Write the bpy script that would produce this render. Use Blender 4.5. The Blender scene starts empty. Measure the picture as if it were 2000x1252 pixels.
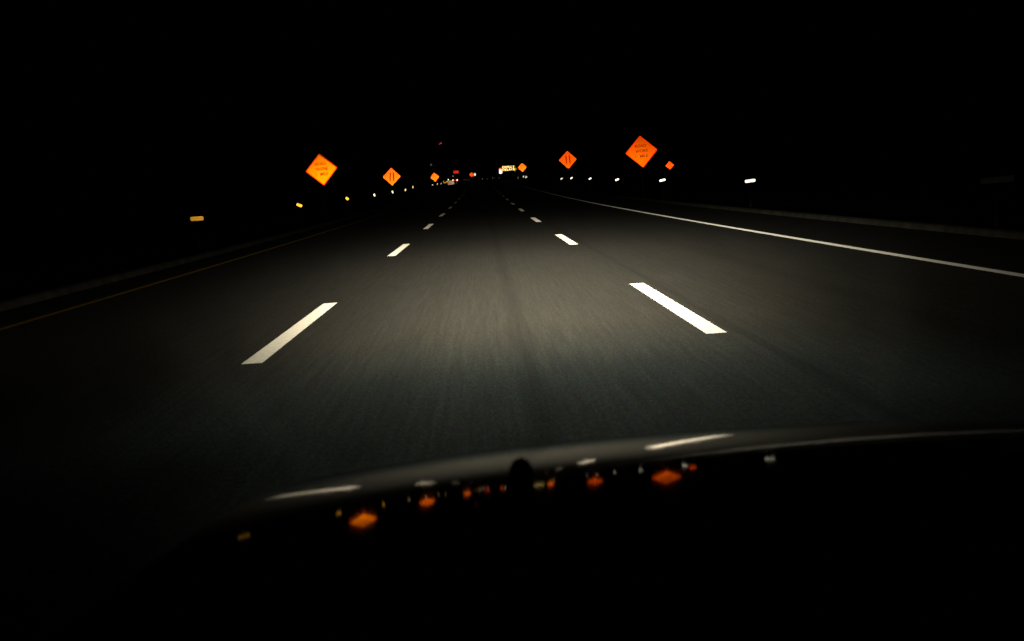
import bpy, bmesh, math, random
from mathutils import Vector, Matrix
random.seed(4)
SC = bpy.context.scene
COL = SC.collection

# ------------------------------------------------------------------ camera, sky, exposure
EYE = Vector((0.0, 0.0, 1.255))
cam_d = bpy.data.cameras.new('camera')
cam = bpy.data.objects.new('camera', cam_d); COL.objects.link(cam)
cam_d.sensor_width = 36.0; cam_d.lens = 34.97
cam_d.clip_start = 0.05; cam_d.clip_end = 6000
cam_d.dof.use_dof = True; cam_d.dof.focus_distance = 60.0; cam_d.dof.aperture_fstop = 4.5
R = Matrix(((0.9976491, 0.0648577, -0.0221286), (-0.0305929, 0.1325694, -0.9907015), (-0.0613211, 0.9890495, 0.1342420)))
cam.matrix_world = Matrix.Translation(EYE) @ R.to_4x4()
SC.camera = cam

world = bpy.data.worlds.new('World'); SC.world = world; world.use_nodes = True
wn = world.node_tree; wn.nodes.clear()
sky = wn.nodes.new('ShaderNodeTexSky'); sky.sky_type = 'NISHITA'; sky.sun_disc = False
sky.sun_elevation = math.radians(-9); sky.sun_rotation = math.radians(200)
bg = wn.nodes.new('ShaderNodeBackground'); bg.inputs['Strength'].default_value = 0.002
wo = wn.nodes.new('ShaderNodeOutputWorld')
wn.links.new(sky.outputs[0], bg.inputs[0]); wn.links.new(bg.outputs[0], wo.inputs[0])
SC.view_settings.view_transform = 'Standard'; SC.view_settings.look = 'None'
SC.view_settings.exposure = 0.0; SC.view_settings.gamma = 1.0

# ------------------------------------------------------------------ tuning of the head lamps
CARX = 0.45                    # centre line of the car we sit in (driver sits left of it)
LAMP_Y, LAMP_Z = 2.30, 0.62
BEAM_POWER = 11.0

# ------------------------------------------------------------------ materials
def newmat(name):
    m = bpy.data.materials.new(name); m.use_nodes = True
    nt = m.node_tree; return m, nt, nt.nodes['Principled BSDF']

def mat(name, col, rough=0.6, metal=0.0, var=0.25, scale=8.0, stretch=(1, 1, 1), bump=0.0, coat=0.0, spec=None, bscale=None):
    """plain procedural material: base colour broken up by object-space noise"""
    m, nt, p = newmat(name)
    tc = nt.nodes.new('ShaderNodeTexCoord'); mp = nt.nodes.new('ShaderNodeMapping'); mp.inputs['Scale'].default_value = stretch
    no = nt.nodes.new('ShaderNodeTexNoise'); no.inputs['Scale'].default_value = scale; no.inputs['Detail'].default_value = 5
    cr = nt.nodes.new('ShaderNodeMapRange'); cr.inputs['From Min'].default_value = 0.3; cr.inputs['From Max'].default_value = 0.7
    cr.inputs['To Min'].default_value = 1 - var; cr.inputs['To Max'].default_value = 1 + var
    mx = nt.nodes.new('ShaderNodeVectorMath'); mx.operation = 'SCALE'; mx.inputs[0].default_value = col[:3]
    nt.links.new(tc.outputs['Object'], mp.inputs[0]); nt.links.new(mp.outputs[0], no.inputs['Vector'])
    nt.links.new(no.outputs['Fac'], cr.inputs['Value']); nt.links.new(cr.outputs[0], mx.inputs['Scale'])
    nt.links.new(mx.outputs[0], p.inputs['Base Color'])
    p.inputs['Roughness'].default_value = rough; p.inputs['Metallic'].default_value = metal
    if coat: p.inputs['Coat Weight'].default_value = coat; p.inputs['Specular IOR Level'].default_value = 0; p.inputs['Coat Roughness'].default_value = 0.045
    if spec is not None: p.inputs['Specular IOR Level'].default_value = spec
    if bump:
        n2 = nt.nodes.new('ShaderNodeTexNoise'); n2.inputs['Scale'].default_value = bscale or scale * 6; n2.inputs['Detail'].default_value = 4
        bp = nt.nodes.new('ShaderNodeBump'); bp.inputs['Strength'].default_value = bump; bp.inputs['Distance'].default_value = 0.01
        nt.links.new(tc.outputs['Object'], n2.inputs['Vector']); nt.links.new(n2.outputs['Fac'], bp.inputs['Height']); nt.links.new(bp.outputs[0], p.inputs['Normal'])
    return m

def sheeting(name, col, rough):
    """reflective sign sheeting: a narrow bright lobe straight back towards the lamps it faces"""
    return mat(name, col, rough=rough, metal=1.0, var=0.10, scale=2.2)

def lamp_mat(name, col, strength):
    m, nt, p = newmat(name)
    p.inputs['Base Color'].default_value = (*[c * .3 for c in col], 1)
    tc = nt.nodes.new('ShaderNodeTexCoord'); no = nt.nodes.new('ShaderNodeTexNoise'); no.inputs['Scale'].default_value = 12
    mr = nt.nodes.new('ShaderNodeMapRange'); mr.inputs['To Min'].default_value = strength * .8; mr.inputs['To Max'].default_value = strength * 1.2
    nt.links.new(tc.outputs['Object'], no.inputs['Vector']); nt.links.new(no.outputs['Fac'], mr.inputs['Value'])
    p.inputs['Emission Color'].default_value = (*col, 1); nt.links.new(mr.outputs[0], p.inputs['Emission Strength'])
    return m

def asphalt_material(name, base, seams=True):
    m, nt, p = newmat(name); N = nt.nodes.new; L = nt.links.new
    tc = N('ShaderNodeTexCoord'); sep = N('ShaderNodeSeparateXYZ'); L(tc.outputs['Object'], sep.inputs[0])
    def noise(stretch, scale, detail, lo, hi, a=.3, b=.7):
        mp = N('ShaderNodeMapping'); mp.inputs['Scale'].default_value = stretch
        no = N('ShaderNodeTexNoise'); no.inputs['Scale'].default_value = scale; no.inputs['Detail'].default_value = detail
        mr = N('ShaderNodeMapRange'); mr.inputs['From Min'].default_value = a; mr.inputs['From Max'].default_value = b
        mr.inputs['To Min'].default_value = lo; mr.inputs['To Max'].default_value = hi
        L(tc.outputs['Object'], mp.inputs[0]); L(mp.outputs[0], no.inputs['Vector']); L(no.outputs['Fac'], mr.inputs['Value']); return mr.outputs[0]
    def mul(a, b):
        k = N('ShaderNodeMath'); k.operation = 'MULTIPLY'; L(a, k.inputs[0]); L(b, k.inputs[1]); return k.outputs[0]
    v = mul(noise((1, .03, 1), 26, 6, .82, 1.18), noise((1, .02, 1), 2.2, 3, .93, 1.07))   # rolled-in streaks along the lane
    v = mul(v, noise((1, .30, 1), 70, 4, .64, 1.36))                                       # stone
    v = mul(v, noise((1, .5, 1), .35, 3, .92, 1.08))
    def seam(x, w, depth, wob):
        ww = noise((0, .25, 0), .8, 2, -wob, wob)
        s = N('ShaderNodeMath'); s.operation = 'ADD'; L(sep.outputs['X'], s.inputs[0]); L(ww, s.inputs[1])
        s2 = N('ShaderNodeMath'); s2.operation = 'SUBTRACT'; L(s.outputs[0], s2.inputs[0]); s2.inputs[1].default_value = x
        s3 = N('ShaderNodeMath'); s3.operation = 'ABSOLUTE'; L(s2.outputs[0], s3.inputs[0])
        mr = N('ShaderNodeMapRange'); mr.interpolation_type = 'SMOOTHSTEP'; mr.inputs['From Min'].default_value = 0; mr.inputs['From Max'].default_value = w
        mr.inputs['To Min'].default_value = depth; mr.inputs['To Max'].default_value = 1; L(s3.outputs[0], mr.inputs['Value']); return mr.outputs[0]
    if seams:
        for a in ((.25, .14, .72, .025), (1.99, .09, .76, .02), (-1.62, .06, .90, .02), (-.62, .30, .93, .05), (3.6, .3, .88, .06)): v = mul(v, seam(*a))
    sc = N('ShaderNodeVectorMath'); sc.operation = 'SCALE'; sc.inputs[0].default_value = base; L(v, sc.inputs['Scale'])
    cn = N('ShaderNodeTexNoise'); cn.inputs['Scale'].default_value = 55; cn.inputs['Detail'].default_value = 2      # multi-coloured chippings
    cm = N('ShaderNodeMapping'); cm.inputs['Scale'].default_value = (1, .35, 1); L(tc.outputs['Object'], cm.inputs[0]); L(cm.outputs[0], cn.inputs['Vector'])
    ca = N('ShaderNodeVectorMath'); ca.operation = 'MULTIPLY_ADD'; L(cn.outputs['Color'], ca.inputs[0]); ca.inputs[1].default_value = (1.3, 1.3, 1.5); ca.inputs[2].default_value = (.35, .35, .25)
    cx = N('ShaderNodeVectorMath'); cx.operation = 'MULTIPLY'; L(sc.outputs[0], cx.inputs[0]); L(ca.outputs[0], cx.inputs[1])
    L(cx.outputs[0], p.inputs['Base Color']); p.inputs['Roughness'].default_value = 0.9; p.inputs['Specular IOR Level'].default_value = 0.12
    return m

def paint_mat(name, col, worn=0.06, beads=.36):
    m = mat(name, col, rough=.7, var=worn, scale=30, stretch=(1, .25, 1), spec=.2)
    p = m.node_tree.nodes['Principled BSDF']          # glass beads: bright at a grazing look
    p.inputs['Sheen Weight'].default_value = beads; p.inputs['Sheen Roughness'].default_value = .22; p.inputs['Sheen Tint'].default_value = (*col, 1)
    return m

M = dict(
    asphalt=asphalt_material('asphalt', (.0362, .0352, .0288)),
    shoulder=asphalt_material('shoulder_asphalt', (.012, .012, .011), False),
    kerb=mat('kerb_concrete', (.030, .029, .022), .9, var=.4, scale=3, spec=.1),
    soil=mat('dark_soil', (.008, .009, .006), .95, var=.4, scale=1.2, bump=.6, spec=.05),
    white_paint=paint_mat('white_paint', (.52, .49, .425), .13, .27),
    edge_paint=paint_mat('edge_paint', (.78, .77, .72), .12, .17),
    yellow_paint=paint_mat('yellow_paint', (.30, .17, .01), .3, .04),
    sign_bright=sheeting('orange_sheeting_bright', (1.0, .20, .001), .226),
    sign_deep=sheeting('orange_sheeting_deep', (1.0, .13, .001), .30),
    sign_sym=sheeting('orange_sheeting_mid', (1.0, .14, .006), .235),
    sign_sym_deep=sheeting('orange_sheeting_mid_deep', (1.0, .095, .002), .27),
    sign_far=sheeting('orange_sheeting_far', (1.0, .135, .006), .185),
    sign_far_red=sheeting('red_orange_sheeting', (1.0, .07, .006), .155),
    sign_dim=sheeting('orange_sheeting_dim', (1.0, .08, .006), .15),  # redder orange for the far right diamond
    legend=sheeting('dark_legend', (.22, .02, .001), .28),
    symbol=sheeting('dark_red_legend', (.16, .008, .001), .28),
    sign_edge=sheeting('border_red_orange', (1.0, .05, .001), .29),
    alu=mat('dull_aluminium_back', (.05, .05, .05), .6, spec=.2),
    post=mat('dark_post', (.006, .006, .005), .9, spec=.05),  # near-black colour shared by posts, poles and masts
    white_sheet=sheeting('white_sheeting', (.80, .80, .78), .155),
    dim_white=sheeting('dim_white_sheeting', (.35, .30, .24), .20),  # greyer than white_sheet, for one faint left-hand reflector
    band_sheet=sheeting('drum_band_sheeting', (1.0, .80, .55), .17),
    barricade_sheet=sheeting('cream_board_sheeting', (1.0, .83, .58), .135),
    refl_white_far=sheeting('white_reflector_far', (1.0, 1.0, .97), .22),
    yellow_sheet=sheeting('yellow_sheeting', (.50, .28, .01), .17),
    refl_yellow=sheeting('amber_reflector', (1.0, .50, .05), .285),
    refl_cream=sheeting('cream_reflector', (1.0, .86, .50), .30),
    refl_white=sheeting('white_reflector', (1.0, 1.0, .97), .31),
    refl_dull=mat('dull_reflector', (.16, .17, .15), .8, spec=.05),  # matt grey instead of sheeting, duller than the other reflectors
    drum_orange=mat('orange_plastic', (.05, .01, .002), .6, spec=.1),
    rubber=mat('black_rubber', (.01, .01, .01), .9, spec=.05),
    car_paint=mat('black_gloss_paint', (.002, .002, .002), .05, var=.1, scale=3, coat=.62),
    plastic=mat('black_matt_plastic', (.003, .003, .003), .95, var=.2, scale=40, spec=.05),
    chrome=mat('dull_chrome', (.3, .3, .3), .25, metal=1, var=.05),
    led=lamp_mat('amber_led', (1.0, .66, .20), 3.4),
    led_arrow=lamp_mat('amber_lamp', (1.0, .50, .05), .8),
    tail=lamp_mat('red_tail_lamp', (1.0, .22, .13), 9.0),
    tail_glow=lamp_mat('red_tail_glow', (1.0, .05, .02), 1.0),  # emission for the red halo added between the tail lights
    red_lit=lamp_mat('lit_red_sign_face', (1.0, .03, .02), .6),
    red_beacon=lamp_mat('red_beacon', (1.0, .08, .10), .45),
    pink_lamp=lamp_mat('faint_red_lamp', (.5, .14, .14), .5),
    green_lamp=lamp_mat('faint_green_lamp', (.30, .42, .32), .12),
    warm_lamp=lamp_mat('warm_warning_lamp', (1.0, .80, .65), 1.6),
)

# ------------------------------------------------------------------ mesh helpers
def link(o, parent=None):
    COL.objects.link(o)
    if parent is not None: o.parent = parent
    return o
def obj(name, bm, m, parent=None, smooth=False, mats=None):
    bmesh.ops.recalc_face_normals(bm, faces=bm.faces)
    me = bpy.data.meshes.new(name); bm.to_mesh(me); bm.free()
    for mm in (mats or [m]): me.materials.append(mm)
    if smooth:
        for p in me.polygons: p.use_smooth = True
    return link(bpy.data.objects.new(name, me), parent)
def tag(o, label=None, cat=None, group=None, kind=None):
    if label: o['label'] = label
    if cat: o['category'] = cat
    if group: o['group'] = group
    if kind: o['kind'] = kind
    return o
def empty(name, loc=(0, 0, 0), rot=None):
    o = bpy.data.objects.new(name, None); COL.objects.link(o); o.location = loc; o.empty_display_size = .2
    if rot is not None: o.rotation_euler = rot
    return o
def box(bm, x0, x1, y0, y1, z0, z1, bev=0.0, mi=0):
    vs = [bm.verts.new((x, y, z)) for x in (x0, x1) for y in (y0, y1) for z in (z0, z1)]
    fs = [bm.faces.new([vs[i] for i in f]) for f in ((0, 1, 3, 2), (4, 6, 7, 5), (0, 4, 5, 1), (2, 3, 7, 6), (0, 2, 6, 4), (1, 5, 7, 3))]
    for f in fs: f.material_index = mi
    if bev:
        bmesh.ops.bevel(bm, geom=list({e for f in fs for e in f.edges}), offset=bev, segments=2, affect='EDGES')
def slab(bm, pts, y0, y1, mi=0):
    """polygon in x,z extruded along y"""
    a = [bm.verts.new((x, y0, z)) for x, z in pts]; b = [bm.verts.new((x, y1, z)) for x, z in pts]
    n = len(pts); fs = [bm.faces.new(a), bm.faces.new(b[::-1])]
    for i in range(n): fs.append(bm.faces.new((a[i], b[i], b[(i + 1) % n], a[(i + 1) % n])))
    for f in fs: f.material_index = mi
def cyl(bm, p0, p1, r0, r1=None, seg=12, mi=0):
    r1 = r0 if r1 is None else r1
    p0 = Vector(p0); p1 = Vector(p1); ax = (p1 - p0).normalized(); u = ax.orthogonal().normalized(); w = ax.cross(u)
    A = []; B = []
    for i in range(seg):
        a = 2 * math.pi * i / seg; d = u * math.cos(a) + w * math.sin(a)
        A.append(bm.verts.new(p0 + d * r0)); B.append(bm.verts.new(p1 + d * r1))
    fs = [bm.faces.new(A), bm.faces.new(B[::-1])]
    for i in range(seg): fs.append(bm.faces.new((A[i], B[i], B[(i + 1) % seg], A[(i + 1) % seg])))
    for f in fs: f.material_index = mi
def lathe(bm, prof, c=(0, 0, 0), seg=20, axis='z', mi=0):
    rings = []
    for r, h in prof:
        ring = []
        for i in range(seg):
            a = 2 * math.pi * i / seg
            if axis == 'z': v = (c[0] + r * math.cos(a), c[1] + r * math.sin(a), c[2] + h)
            elif axis == 'x': v = (c[0] + h, c[1] + r * math.cos(a), c[2] + r * math.sin(a))
            else: v = (c[0] + r * math.cos(a), c[1] + h, c[2] + r * math.sin(a))
            ring.append(bm.verts.new(v))
        rings.append(ring)
    for a, b in zip(rings, rings[1:]):
        for i in range(seg):
            f = bm.faces.new((a[i], a[(i + 1) % seg], b[(i + 1) % seg], b[i])); f.material_index = mi
    for ring in (rings[0], rings[-1]):
        f = bm.faces.new(ring); f.material_index = mi
def text_mesh(name, body, size, m, parent, loc, extr=.002, bold=0.0, sx=1.0, spacing=1.0):
    cu = bpy.data.curves.new(name, 'FONT'); cu.body = body; cu.size = size; cu.align_x = 'CENTER'; cu.align_y = 'CENTER'
    cu.extrude = extr; cu.offset = bold; cu.space_character = spacing
    t = bpy.data.objects.new(name + '_curve', cu); COL.objects.link(t)
    me = bpy.data.meshes.new_from_object(t.evaluated_get(bpy.context.evaluated_depsgraph_get()))
    bpy.data.objects.remove(t); bpy.data.curves.remove(cu)
    me.transform(Matrix.Rotation(math.radians(90), 4, 'X') @ Matrix.Diagonal((sx, 1, 1, 1)))
    me.materials.clear(); me.materials.append(m); me.name = name
    o = link(bpy.data.objects.new(name, me), parent); o.location = loc; return o
def copy_tree(o, parent=None):
    c = o.copy(); COL.objects.link(c); c.parent = parent
    for ch in list(o.children): copy_tree(ch, c)
    return c

# ------------------------------------------------------------------ the lie of the land: level, then a long 1.15 % rise
G = .0115
def zr(y):
    if y < 10: return 0.0
    if y < 80: return (y - 10) ** 2 * G / 140
    return .4025 + G * (y - 80)
def ys(a, b):
    out = [a]
    while out[-1] < b: out.append(min(b, out[-1] + max(2.0, abs(out[-1]) * .04)))
    return out
def strip(bm, x0, x1, y0, y1, dz, nx=1):
    rows = []
    for y in ys(y0, y1): rows.append([bm.verts.new((x0 + (x1 - x0) * i / nx, y, zr(y) + dz)) for i in range(nx + 1)])
    for a, b in zip(rows, rows[1:]):
        for i in range(nx): bm.faces.new((a[i], a[i + 1], b[i + 1], b[i]))

bm = bmesh.new(); strip(bm, -900, 900, -60, 3000, -.06, 40)
tag(obj('ground', bm, M['soil']), kind='structure')
bm = bmesh.new(); strip(bm, -5.72, 5.75, -40, 1500, 0.0, 1)
road = tag(obj('road', bm, M['asphalt']), kind='structure')
bm = bmesh.new(); strip(bm, -6.55, -5.72, -40, 1500, -.002)
tag(obj('left_shoulder', bm, M['shoulder']), kind='structure')
bm = bmesh.new(); strip(bm, 5.75, 7.90, -40, 1500, -.002)
tag(obj('right_shoulder', bm, M['shoulder']), kind='structure')
def kerb(name, x, s):
    bm = bmesh.new(); rows = []
    for y in ys(-40, 700):
        z = zr(y); rows.append([bm.verts.new(v) for v in ((x, y, z - .05), (x + s * .03, y, z + .085), (x + s * .07, y, z + .11), (x + s * .20, y, z + .11), (x + s * .24, y, z - .06))])
    for a, b in zip(rows, rows[1:]):
        for i in range(4): bm.faces.new((a[i], a[i + 1], b[i + 1], b[i]))
    tag(obj(name, bm, M['kerb']), kind='structure')
kerb('left_kerb', -6.57, -1); kerb('right_kerb', 7.92, 1)

# painted markings: parts of the road
def dash(x, y0, ln, w=.165):
    bm = bmesh.new(); rows = []
    n = 6
    for i in range(n + 1):
        y = y0 + ln * i / n
        rows.append([bm.verts.new((x + s * w / 2, y, zr(y) + .004)) for s in (-1, 1)])
    for a, b in zip(rows, rows[1:]): bm.faces.new((a[0], a[1], b[1], b[0]))
    return obj('lane_dash', bm, M['white_paint'], road)
for i in range(18):
    for x in (-1.88, 1.78): dash(x, 7.72 + 12.19 * i, 4.1)
for x, w, m in ((-5.52, .11, 'yellow_paint'), (5.56, .145, 'edge_paint')):
    bm = bmesh.new(); strip(bm, x - w / 2, x + w / 2, -10, 500, .004); obj('edge_line', bm, M[m], road)

# ------------------------------------------------------------------ diamond signs
AIM = Vector((.25, 1.2, .93))           # between the driver's eye and the lamps: signs face oncoming drivers
def face_car(o, centre, tilt=0.0, pitch=True):
    """local -Y looks at the oncoming car, local Z up, then a small lean"""
    d = (AIM - Vector(centre)).normalized()
    z = Vector((0, 0, 1)); x = d.cross(z).normalized() * -1
    zz = x.cross(-d).normalized()
    m = Matrix((x, -d, zz)).transposed()
    return (m @ Matrix.Rotation(math.radians(tilt), 3, 'Y')).to_euler()
def rounded_diamond(side, r, n=4):
    h = side / 2; pts = []
    for cx, cz, a0 in ((h - r, h - r, 0), (-(h - r), h - r, 90), (-(h - r), -(h - r), 180), (h - r, -(h - r), 270)):
        for k in range(n + 1):
            a = math.radians(a0 + 90 * k / n); pts.append((cx + r * math.cos(a), cz + r * math.sin(a)))
    c = math.cos(math.pi / 4)
    return [(c * (x - z), c * (x + z)) for x, z in pts]
def diamond_sign(centre, label, mkey, side=1.22, tilt=0.0, legend=None, symbol=None, edge=True, post_h=None, name='roadwork_sign', group='diamond signs along the roadworks'):
    cx, cy, cz = centre; base = zr(cy) - .06
    t = tag(empty(name, (cx, cy, base)), label, 'road sign', group)
    bm = bmesh.new(); slab(bm, rounded_diamond(side, side * .045), -.004, .004)
    p = obj('panel', bm, M[mkey], t); p.location = (0, 0, cz - base); p.rotation_euler = face_car(p, centre, tilt)
    if edge:
        bm = bmesh.new(); a = rounded_diamond(side, side * .045); b = rounded_diamond(side - .10, side * .035)
        va = [bm.verts.new((x, -.0065, z)) for x, z in a]; vb = [bm.verts.new((x, -.0065, z)) for x, z in b]
        for i in range(len(va)): bm.faces.new((va[i], va[(i + 1) % len(va)], vb[(i + 1) % len(va)], vb[i]))
        obj('border', bm, M['sign_edge'], p)
    if legend:
        for (s, size, dx, dz) in legend: text_mesh('legend', s, size, M['legend'], p, (dx, -.0085, dz), .001, .003)
    if symbol:
        for pts in symbol:
            bm = bmesh.new()
            w = .055
            L_ = [(x - w, z) for x, z in pts] + [(x + w, z) for x, z in pts[::-1]]
            slab(bm, L_, -.010, -.0055)
            obj('lane_symbol', bm, M['symbol'], p)
    bm = bmesh.new(); n = Vector((cx, cy, 0)).normalized() * .05
    box(bm, n.x - .04, n.x + .04, n.y - .02, n.y + .06, 0, cz - base + side * .25); obj('post', bm, M['post'], t)
    bm = bmesh.new(); box(bm, n.x - .30, n.x + .30, n.y - .02 + .003, n.y + .022, cz - base - .03, cz - base + .03); obj('brace', bm, M['post'], t)
    return t
LEG = [('ROAD', .215, -.02, .30), ('WORK', .215, .03, .03), ('1', .215, -.33, -.25), ('MILE', .215, .11, -.25)]
S_L = [[(-.12, .40), (-.115, .20), (-.165, -.10), (-.165, -.40)], [(.17, .40), (.17, .0), (.17, -.40)]]
S_R = [[(-.15, .40), (-.15, -.38)], [(.17, .42), (.175, .1), (.20, -.12), (.20, -.40)]]
diamond_sign((-8.45, 54, 2.72), 'big amber-orange diamond sign with three lines of text, left of the road', 'sign_bright', tilt=-4, legend=LEG)
diamond_sign((8.72, 54, 2.63), 'big red-orange diamond sign with three lines of text, right of the road', 'sign_deep', tilt=-3.5, legend=LEG)
diamond_sign((-8.62, 98, 2.82), 'orange diamond sign with two bold dark lane lines, left of the road', 'sign_sym', tilt=1, symbol=S_L, edge=False)
diamond_sign((8.5, 97, 3.38), 'orange diamond sign with two faint dark lane lines, right of the road', 'sign_sym_deep', tilt=-1, symbol=S_R, edge=False)
diamond_sign((35.94, 190, 3.19), 'small dull red-orange diamond sign far right, outside the big right-hand diamond', 'sign_dim', tilt=-4, legend=LEG)
diamond_sign((8.18, 195, 4.60), 'small bright orange blank diamond beside the lit message board', 'sign_far', tilt=-1, edge=False)
diamond_sign((-8.87, 195, 3.77), 'small yellow-orange blank diamond above the distant traffic on the left', 'sign_far', tilt=-6, edge=False)
diamond_sign((-3.26, 370, 6.13), 'tiny red-orange diamond in the middle distance over the row of drums', 'sign_far_red', tilt=-3, edge=False)
diamond_sign((11.29, 330, 6.57), 'dim mustard yellow diamond touching the right end of the lit message board', 'yellow_sheet', tilt=-3, edge=False, side=1.1, name='warning_sign')

def panel_sign(centre, w, h, label, top=None, mkey='white_sheet'):
    cx, cy, cz = centre; base = zr(cy) - .06
    t = tag(empty('regulatory_sign', (cx, cy, base)), label, 'road sign')
    bm = bmesh.new(); box(bm, -w / 2, w / 2, -.005, .005, -h / 2, h / 2)
    p = obj('panel', bm, M[mkey], t); p.location = (0, 0, cz - base); p.rotation_euler = face_car(p, centre, -2)
    if top:
        bm = bmesh.new(); box(bm, -w * .38, w * .38, -.006, .004, h / 2 + .02, h / 2 + top)
        obj('top_plate', bm, M['sign_far_red'], p)
    for s in (-1, 1):
        bm = bmesh.new(); box(bm, s * w * .3 - .03, s * w * .3 + .03, .03, .09, 0, cz - base + h * .3); obj('post', bm, M['post'], t)
panel_sign((6.92, 340, 6.20), 1.05, 1.45, 'small white upright sign with an orange plate on top, left of the lit message board', .42)
panel_sign((-2.04, 370, 6.10), .50, .95, 'tiny white upright sign touching the right side of the tiny red-orange diamond')

# ------------------------------------------------------------------ message board trailer
def message_board():
    x, y, z = 8.44, 300.0, 6.35; base = zr(y) - .06
    t = tag(empty('message_board', (x, y, base)), 'lit amber message board reading EXPECT DELAYS', 'message board')
    bm = bmesh.new(); box(bm, -1.85, 1.85, -.05, .18, -1.05, 1.05, .02); cab = obj('cabinet', bm, M['plastic'], t); cab.location = (0, 0, z - base); cab.rotation_euler = (0, math.radians(1.0), math.radians(2))
    for s, dz in (('EXPECT', .40), ('DELAYS', -.36)):
        text_mesh('lit_letters', s, .88, M['led'], cab, (0, -.062, dz), .004, .0, 1.14, 1.05)
    bm = bmesh.new(); cyl(bm, (0, .1, .6), (0, .1, z - base - 1.02), .09); obj('mast', bm, M['post'], t)
    bm = bmesh.new(); box(bm, -1.1, 1.1, -.7, 1.0, .45, .65, .02); obj('trailer_frame', bm, M['post'], t)
    for s in (-1, 1):
        bm = bmesh.new(); lathe(bm, [(.1, -.1), (.30, -.1), (.33, -.05), (.33, .05), (.30, .1), (.1, .1)], (s * 1.2, .2, .33), 20, 'x'); obj('wheel', bm, M['rubber'], t)
message_board()

def arrow_board():
    x, y, z = -10.48, 300.0, 3.49; base = zr(y) - .06
    t = tag(empty('arrow_board', (x, y, base)), 'small amber lamp arrow board low on the left beyond the reflectors', 'arrow board')
    bm = bmesh.new(); box(bm, -.75, .75, -.03, .10, -.42, .42, .01); c = obj('cabinet', bm, M['plastic'], t); c.location = (0, 0, z - base)
    for (px, pz) in ((-.6, .28), (-.55, 0), (-.45, -.25), (-.2, -.22), (.05, -.15), (.3, -.05), (.5, .05), (.6, .25), (.38, .15), (.15, .05)):
        bm = bmesh.new(); lathe(bm, [(.001, -.06), (.08, -.05), (.10, -.032)], (px, 0, pz), 12, 'y'); obj('lamp', bm, M['led_arrow'], c)
    bm = bmesh.new(); cyl(bm, (0, .05, .05), (0, .05, z - base - .4), .05); obj('post', bm, M['post'], t)
    bm = bmesh.new(); box(bm, -.6, .6, -.3, .4, .0, .08, .01); obj('base', bm, M['post'], t)
arrow_board()

# ------------------------------------------------------------------ barricade with warning lamp
def barricade():
    x, y = -7.43, 250.0; base = zr(y) - .06
    t = tag(empty('barricade', (x, y, base), (0, 0, 0)), 'pale striped barricade on the left shoulder below the tail lights', 'barricade')
    for k in range(3):
        z = .25 + k * .36
        bm = bmesh.new(); n = 8; w = 1.6
        box(bm, -w / 2, w / 2, -.015, .015, z - .15, z + .15); b = obj('board', bm, M['barricade_sheet'], t); b.rotation_euler = (0, math.radians(-2), 0)
        for i in range(4):
            bm = bmesh.new(); x0 = -w / 2 + .08 + i * .42; slab(bm, [(x0, z - .149), (x0 + .07, z - .149), (x0 + .22, z + .149), (x0 + .15, z + .149)], -.019, -.016)
            obj('stripe', bm, M['sign_far'], b)
    for s in (-1, 1):
        bm = bmesh.new(); box(bm, s * .7 - .03, s * .7 + .03, .02, .08, 0, 1.25); box(bm, s * .7 - .03, s * .7 + .03, -.5, .6, 0, .05); obj('leg', bm, M['post'], t)
    bm = bmesh.new(); lathe(bm, [(.02, 0), (.10, .03), (.12, .14), (.10, .26), (.02, .32)], (-.62, 0, 1.22), 14); obj('warning_lamp', bm, M['warm_lamp'], t)
barricade()

# ------------------------------------------------------------------ traffic drums
def drum_proto():
    t = empty('traffic_drum')
    bm = bmesh.new(); lathe(bm, [(.30, .08), (.29, .34), (.28, .35), (.275, .62), (.265, .63), (.25, .90), (.16, .96), (.10, 1.0)], seg=20); obj('barrel', bm, M['drum_orange'], t)
    bm = bmesh.new(); lathe(bm, [(.20, 0), (.40, 0), (.40, .05), (.31, .075), (.20, .075)], seg=20); obj('rubber_base', bm, M['rubber'], t)
    for z in (.22, .46, .70):
        bm = bmesh.new(); r = .30 - (z - .08) * .06
        rings = []
        for h in (z, z + .15):
            rings.append([bm.verts.new((r * 1.02 * math.cos(a), r * 1.02 * math.sin(a), h)) for a in [2 * math.pi * i / 40 for i in range(40)]])
        for i in range(40): bm.faces.new((rings[0][i], rings[0][(i + 1) % 40], rings[1][(i + 1) % 40], rings[1][i]))
        obj('reflective_band', bm, M['band_sheet'], t, True)
    return t
DP = drum_proto()
drums = [((-6.91, 400), 'pale drum at the left end of the far row'), ((-6.20, 400), 'pale drum second from the left end of the far row'),
         ((-5.39, 400), 'pale drum third from the left end of the far row'), ((-4.48, 400), 'pale drum fourth from the left, last of the tight left cluster'),
         ((-2.02, 400), 'dim drum just right of the gap under the tiny diamond'), ((-.60, 400), 'dim drum in the middle of the three centre drums'),
         ((.62, 400), 'dim drum at the right of the three centre drums'), ((2.56, 400), 'lone dim drum between the centre trio and the right-hand pair'),
         ((4.70, 400), 'faint drum, left one of the right-hand pair in the far row'), ((5.72, 400), 'faint drum, right one of the right-hand pair in the far row'),
         ((7.35, 400), 'faintest drum at the right end of the far row'), ((11.18, 300), 'lone grey drum below the message board near the right reflectors'),
         ((-6.40, 260), 'lone grey drum beside the pale striped barricade')]
for i, ((x, y), lab) in enumerate(drums):
    o = DP if i == 0 else copy_tree(DP)
    o.location = (x, y, zr(y)); o.rotation_euler = (0, 0, random.uniform(0, 6)); tag(o, lab, 'traffic drum', 'traffic drums across the far lanes')

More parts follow.
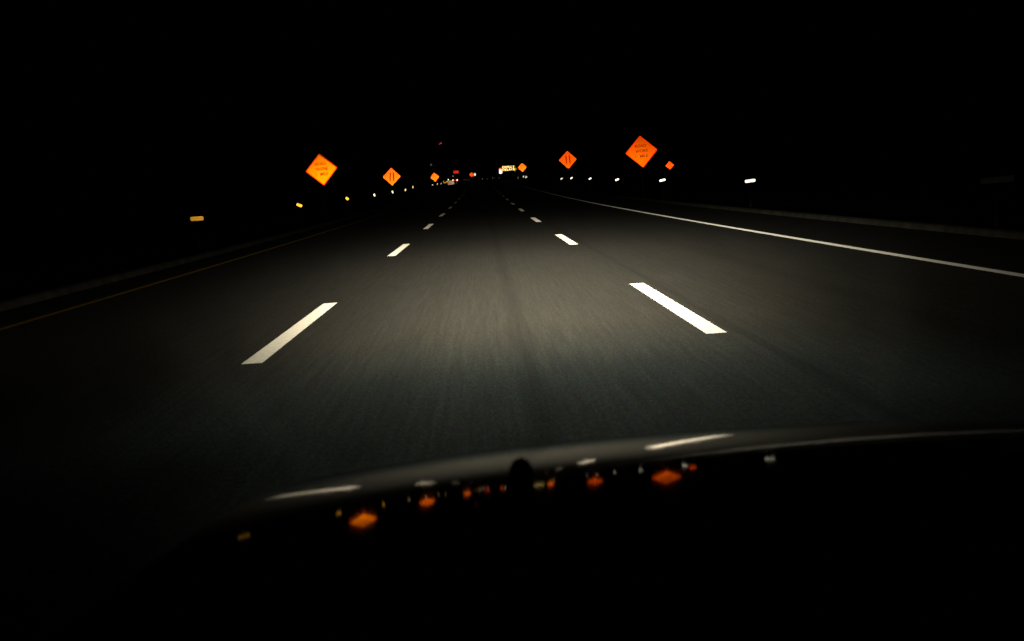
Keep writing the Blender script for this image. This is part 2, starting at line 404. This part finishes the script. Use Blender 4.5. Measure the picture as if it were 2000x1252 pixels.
# ------------------------------------------------------------------ delineator posts with reflectors
def delineator(x, y, z, w, h, mkey, lean, label):
    base = zr(y) - .06
    t = tag(empty('delineator_post', (x, y, base)), label, 'reflector post', 'reflector posts beside the road')
    bm = bmesh.new()
    r = min(w, h) * .3; pts = []
    for cx, cz, a0 in ((w / 2 - r, h / 2 - r, 0), (-w / 2 + r, h / 2 - r, 90), (-w / 2 + r, -h / 2 + r, 180), (w / 2 - r, -h / 2 + r, 270)):
        for k in range(4):
            a = math.radians(a0 + 30 * k); pts.append((cx + r * math.cos(a), cz + r * math.sin(a)))
    slab(bm, pts, -.006, .006)
    p = obj('reflector', bm, M[mkey], t); p.location = (0, 0, z - base); p.rotation_euler = face_car(p, (x, y, z), lean)
    bm = bmesh.new(); box(bm, -.03, .03, .02, .035, 0, z - base + .02); obj('post', bm, M['post'], t)
lefts = [(27.4, .89, .34, .115, 'refl_yellow', 0), (42.8, .98, .24, .12, 'refl_yellow', 22), (58.1, 1.09, .19, .14, 'refl_yellow', 45), (72.9, 1.18, .20, .13, 'refl_cream', 78), (88, 1.33, .23, .14, 'refl_cream', 80),
         (103, 1.47, .23, .14, 'refl_cream', 102), (114.5, 1.76, .22, .13, 'refl_cream', 105), (161, 2.13, .22, .12, 'dim_white', 110), (179, 2.32, .36, .17, 'refl_cream', 112), (196, 2.47, .34, .15, 'refl_cream', 115)]
ords = ['nearest', 'second', 'third', 'fourth', 'fifth', 'sixth', 'seventh', 'eighth', 'ninth', 'tenth']
for i, (y, z, w, h, mk, lean) in enumerate(lefts):
    c = {'refl_yellow': 'amber', 'refl_cream': 'cream', 'dim_white': 'faint grey'}[mk]
    delineator(-7.76, y, z, w, h, mk, lean, '%s reflector post on the left verge, %s of the left-hand row' % (c, ords[i]))
rights = [(16.3, .86, .50, .10, 'refl_dull', -2), (31.5, .94, .33, .095, 'refl_white', -4), (46.8, 1.07, .28, .10, 'refl_white', -12), (62.5, 1.21, .24, .11, 'refl_white', -18), (78, 1.41, .24, .11, 'refl_white', -22),
          (94, 1.59, .26, .12, 'refl_white', -28), (105.6, 1.64, .26, .12, 'refl_white', -35), (188, 2.65, .40, .15, 'refl_white_far', -50), (200, 2.86, .40, .15, 'refl_white_far', -50)]
for i, (y, z, w, h, mk, lean) in enumerate(rights):
    c = 'dull dark' if mk == 'refl_dull' else 'white'
    delineator(8.49, y, z, w, h, mk, lean, '%s reflector post on the right verge, %s of the right-hand row' % (c, ords[i]))

# ------------------------------------------------------------------ parked work van far ahead on the left shoulder
def far_van():
    x, y = -8.28, 324.0; base = zr(y) - .06
    t = tag(empty('parked_van', (x, y, base)), 'dark van far ahead on the left with both red tail lights lit', 'van')
    bm = bmesh.new(); slab(bm, [(-.95, .35), (.95, .35), (.97, 1.0), (.80, 1.95), (-.80, 1.95), (-.97, 1.0)], 0, 4.6); obj('body', bm, M['plastic'], t)
    bm = bmesh.new(); slab(bm, [(-.72, 1.15), (.72, 1.15), (.66, 1.75), (-.66, 1.75)], -.012, -.003); obj('rear_window', bm, M['car_paint'], t)
    bm = bmesh.new(); box(bm, -.95, .95, -.12, -.02, .38, .58, .02); obj('bumper', bm, M['plastic'], t)
    for s in (-1, 1):
        bm = bmesh.new(); box(bm, s * .66 - .15, s * .66 + .15, -.03, -.002, .68, 1.12, .01); l = obj('tail_light', bm, M['tail'], t); l.rotation_euler = (0, math.radians(0), 0)
        for yy in (.9, 3.7):
            bm = bmesh.new(); lathe(bm, [(.1, -.1), (.31, -.1), (.34, -.05), (.34, .05), (.31, .1), (.1, .1)], (s * .86, yy, .34), 18, 'x'); obj('wheel', bm, M['rubber'], t)
    bm = bmesh.new(); box(bm, -.40, .40, -.032, -.004, .86, .98, .005); obj('red_glow', bm, M['tail_glow'], t)  # added glowing box: the soft red halo between the tail lights, no real lamp
far_van()

# ------------------------------------------------------------------ lit things far behind the road
def lit_pole_sign():
    x, y, z = -12.01, 500.0, 9.57; base = zr(y) - .06
    t = tag(empty('lit_roadside_sign', (x, y, base)), 'small glowing red oblong sign high above the tail lights', 'lit sign')
    bm = bmesh.new(); box(bm, -1.3, 1.3, 0, .3, -.65, .65, .12); c = obj('sign_face', bm, M['red_lit'], t); c.location = (0, 0, z - base)
    bm = bmesh.new(); cyl(bm, (0, .15, 0), (0, .15, z - base - .64), .15, .12); obj('pole', bm, M['post'], t)
lit_pole_sign()
def radio_tower():
    x, y, z = -33.37, 900.0, 42.22; base = zr(y) - .06; h = z - base - .4
    t = tag(empty('radio_tower', (x, y, base)), 'faint red beacon on an unlit tower high above the left side', 'tower')
    bm = bmesh.new(); w = lambda q: 1.4 * (1 - q) + .35 * q
    L_ = []
    for q in [i / 12 for i in range(13)]: L_.append([Vector((a * w(q), b * w(q), q * h)) for a, b in ((-1, -1), (1, -1), (1, 1), (-1, 1))])
    for A, B in zip(L_, L_[1:]):
        for i in range(4):
            cyl(bm, A[i], B[i], .06, seg=6); cyl(bm, A[i], B[(i + 1) % 4], .035, seg=5); cyl(bm, B[i], B[(i + 1) % 4], .035, seg=5)
    obj('lattice_mast', bm, M['post'], t)
    bm = bmesh.new(); lathe(bm, [(.2, -.4), (.75, -.35), (.85, 0), (.6, .5), (.1, .7)], (0, 0, h + .42), 14); b = obj('beacon', bm, M['red_beacon'], t)
    bm = bmesh.new(); box(bm, -1.7, -.8, -.4, .4, h - .5, h + .05, .1); obj('side_lamp', bm, M['red_beacon'], t)
radio_tower()
def pole_lamp(x, y, z, r, mk, label):
    base = zr(y) - .06; t = tag(empty('street_lamp', (x, y, base)), label, 'street lamp')
    bm = bmesh.new(); lathe(bm, [(r * .3, -r), (r * .9, -r * .5), (r, 0), (r * .8, r * .8), (r * .2, r * 1.2)], (0, 0, 0), 14); l = obj('lamp', bm, M[mk], t); l.location = (0, 0, z - base)
    bm = bmesh.new(); cyl(bm, (.0, .0, 0), (0, 0, z - base - r), .09, .07); obj('pole', bm, M['post'], t)
pole_lamp(-24.09, 500, 13.83, .50, 'green_lamp', 'very faint grey-green lamp left above the small yellow-orange diamond')
pole_lamp(-12.23, 450, 7.01, .30, 'pink_lamp', 'tiny faint pink lamp between the glowing red sign and the tail lights')

# ------------------------------------------------------------------ the car we look out of
def hz(x, y):
    X = x - CARX; Y = y - 1.6
    return .8078 - .0329 * X ** 2 - .1717 * Y - .0680 * Y ** 2 - .0280 * X * X * Y - .0183 * Y ** 3 - .0276 * X ** 4
car = tag(empty('car', (CARX, 0, 0)), 'glossy black car whose hood fills the bottom edge, mirroring the lane dashes', 'car')
def grid(bm, f, nu, nv):
    rows = [[bm.verts.new(f(i / nu, j / nv)) for i in range(nu + 1)] for j in range(nv + 1)]
    for a, b in zip(rows, rows[1:]):
        for i in range(nu): bm.faces.new((a[i], a[i + 1], b[i + 1], b[i]))
HX, HY0, HY1 = .86, .60, 2.18
def nose(X):                       # the hood's leading edge bows back towards the fenders
    return HY1 - .22 * (X / HX) ** 2
bm = bmesh.new()
def fh(u, v):
    X = (u * 2 - 1) * HX; y = HY0 + (nose(X) - HY0) * v; return (X, y, hz(X + CARX, y))
grid(bm, fh, 72, 90); hood = obj('hood', bm, M['car_paint'], car, True)
bm = bmesh.new()
def ff(u, v):                      # rounded nose below the hood edge
    X = (u * 2 - 1) * HX; y0 = nose(X) + .004; z0 = hz(X + CARX, y0) - .004; a = v * math.pi / 2
    return (X, y0 + .06 * math.sin(a), z0 - .10 * (1 - math.cos(a)) - .012 * v)
grid(bm, ff, 40, 8); obj('nose_panel', bm, M['car_paint'], car, True)
bm = bmesh.new()
def fb(u, v):
    X = (u * 2 - 1) * .88; y0 = nose(X * .97) + .07; zt = .52
    return (X, y0 + .05 * math.sin(v * math.pi), zt - .30 * v)
grid(bm, fb, 30, 8); obj('bumper', bm, M['car_paint'], car, True)
bm = bmesh.new()
for k in range(5): box(bm, -.34, .34, 2.19, 2.215, .53 + k * .02, .538 + k * .02)
obj('grille', bm, M['chrome'], car)
for s in (-1, 1):
    bm = bmesh.new(); rows = []
    for j in range(41):
        y = .30 + (1.955 - .30) * j / 40; zt = hz(CARX + .86, max(y, .60)); arch = .33 ** 2 - (y - 1.45) ** 2
        zb = .33 + math.sqrt(arch) if arch > 0 else .24
        zb = min(zb, zt - .08)
        rows.append([bm.verts.new(v) for v in ((s * .861, y, zt - .001), (s * .866, y, zt - .004), (s * .875, y, zt - .05), (s * .90, y, (zt - .05) * .5 + zb * .5), (s * .89, y, zb))])
    for a, b in zip(rows, rows[1:]):
        for i in range(4): bm.faces.new((a[i], a[i + 1], b[i + 1], b[i]))
    obj('fender', bm, M['car_paint'], car, False)
    bm = bmesh.new(); lathe(bm, [(.20, -.09), (.30, -.10), (.32, -.06), (.32, .06), (.30, .10), (.20, .09)], (s * .78, 1.45, .32), 28, 'x'); w = obj('wheel', bm, M['rubber'], car, True)
    bm = bmesh.new(); lathe(bm, [(.02, s * .09), (.06, s * .10), (.19, s * .085), (.195, s * .07), (.02, s * .06)], (s * .78, 1.45, .32), 28, 'x'); obj('rim', bm, M['chrome'], w, True)
    bm = bmesh.new(); lathe(bm, [(.01, -.05), (.06, -.04), (.070, .0), (.075, .05)], (s * .62, 2.08, .57), 22, 'y'); hl = obj('headlight', bm, M['chrome'], car, True)
bm = bmesh.new(); box(bm, -.84, .84, .40, .597, .76, .82, .01); obj('cowl', bm, M['plastic'], car)
bm = bmesh.new(); box(bm, -.66, .66, .42, 1.98, .22, .555, .02); obj('underbody', bm, M['plastic'], car)
bm = bmesh.new(); box(bm, -.84, .84, .398, .42, .22, .78, .005); obj('firewall', bm, M['plastic'], car)
bm = bmesh.new()
def fd(u, v):
    X = (u * 2 - 1) * .72; y = .16 + .22 * v; return (X, y, .76 + .06 * math.sin(v * math.pi * .9) - .02 * (X / .72) ** 2)
grid(bm, fd, 24, 14); obj('dashboard', bm, M['plastic'], car, True)
KX, KY = .028 - CARX, 1.27; kz = hz(.028, KY)
bm = bmesh.new(); lathe(bm, [(.017, -.004), (.017, .022), (.0155, .034), (.011, .043), (.005, .047)], (KX, KY, kz), 18); obj('washer_nozzle', bm, M['plastic'], car, True)

# ------------------------------------------------------------------ head lamps: measured-style beam pattern as an IES table
DOWN = [(0, 11), (.3, 12), (.55, 17), (.86, 38), (1.35, 84), (1.8, 128), (2.23, 165), (3.5, 108), (5.24, 46), (6.9, 13.5), (8.1, 4.3), (9.5, 1.6), (11, .75), (14, .25), (20, .12), (40, .03), (90, 0.001)]
UP = [(0, 11), (.3, 12), (.7, 13), (1.2, 10), (2.3, 5), (4, 1), (7, .15), (15, .01), (90, .0005)]
def interp(tab, t):
    for (a, va), (b, vb) in zip(tab, tab[1:]):
        if t <= b: q = (t - a) / (b - a); return math.exp(math.log(va) * (1 - q) + math.log(vb) * q)
    return tab[-1][1]
def beam(tx, ty):
    """tx: degrees to the side, ty: degrees up; relative intensity"""
    v = interp(UP, ty) if ty > 0 else interp(DOWN, -ty)
    tx = -tx                       # the table's azimuth runs the other way round: positive is now the kerb side
    tx -= 2.0 * math.exp(-abs(ty + 1.5) / 2.5)
    s = 6.3 + min(10, max(0, -ty)) * .48 + min(6.5, max(0, -ty - 6.5) * 1.8)
    if tx > 0: s *= 1 + .18 * math.exp(-((ty + 1.6) / 2.0) ** 2)
    ped = .022 * min(1, max(.12, .12 - ty * .3))
    g = (1 - ped) * math.exp(-tx * tx / (2 * s * s)) + ped * math.exp(-tx * tx / (2 * 24.0 ** 2))
    return v * g
def cool_share(ty):            # the steep spill under the bowl is bluer than the main beam
    return min(1.0, max(0.0, (-ty - 5.5) / 3.5))
def ies_text(cool):
    va = [i * .2 for i in range(0, 31)] + [6 + i * .5 for i in range(1, 29)] + [20 + 4 * i for i in range(1, 16)] + [90.0]
    ha = [i * 4 for i in range(0, 91)]
    out = ['IESNA:LM-63-1995', '[TEST] beam', 'TILT=NONE', '1 1000 1 %d %d 1 2 0 0 0' % (len(va), len(ha)), '1 1 100']
    out.append(' '.join('%g' % a for a in va)); out.append(' '.join('%g' % a for a in ha))
    for h in ha:
        row = []
        for v in va:
            a = math.radians(h) + IES_ROT
            ty = v * math.sin(a); k = cool_share(ty); row.append('%.4g' % (beam(v * math.cos(a), ty) * (k if cool else 1 - k) if v < 89 else 0))
        out.append(' '.join(row))
    return '\n'.join(out) + '\n'
IES_ROT = math.radians(-90)
for cool, nm, colr in ((False, 'headlight_beam', (1.0, .905, .70)), (True, 'headlight_spill', (.86, 1.0, .92))):
    txt = bpy.data.texts.new(nm + '.ies'); txt.write(ies_text(cool))
    for s in (-1, 1):
        ld = bpy.data.lights.new(nm, 'POINT'); ld.energy = 1000.0 * BEAM_POWER; ld.shadow_soft_size = .05
        ld.color = colr; ld.use_nodes = True; nt = ld.node_tree; em = nt.nodes['Emission']
        ie = nt.nodes.new('ShaderNodeTexIES'); ie.mode = 'INTERNAL'; ie.ies = txt; ie.inputs['Strength'].default_value = 1.0
        nt.links.new(ie.outputs['Fac'], em.inputs['Strength'])
        lo = bpy.data.objects.new(nm, ld); COL.objects.link(lo); lo.parent = car
        lo.location = (s * .62, LAMP_Y, LAMP_Z); lo.rotation_euler = (math.radians(90), 0, 0)
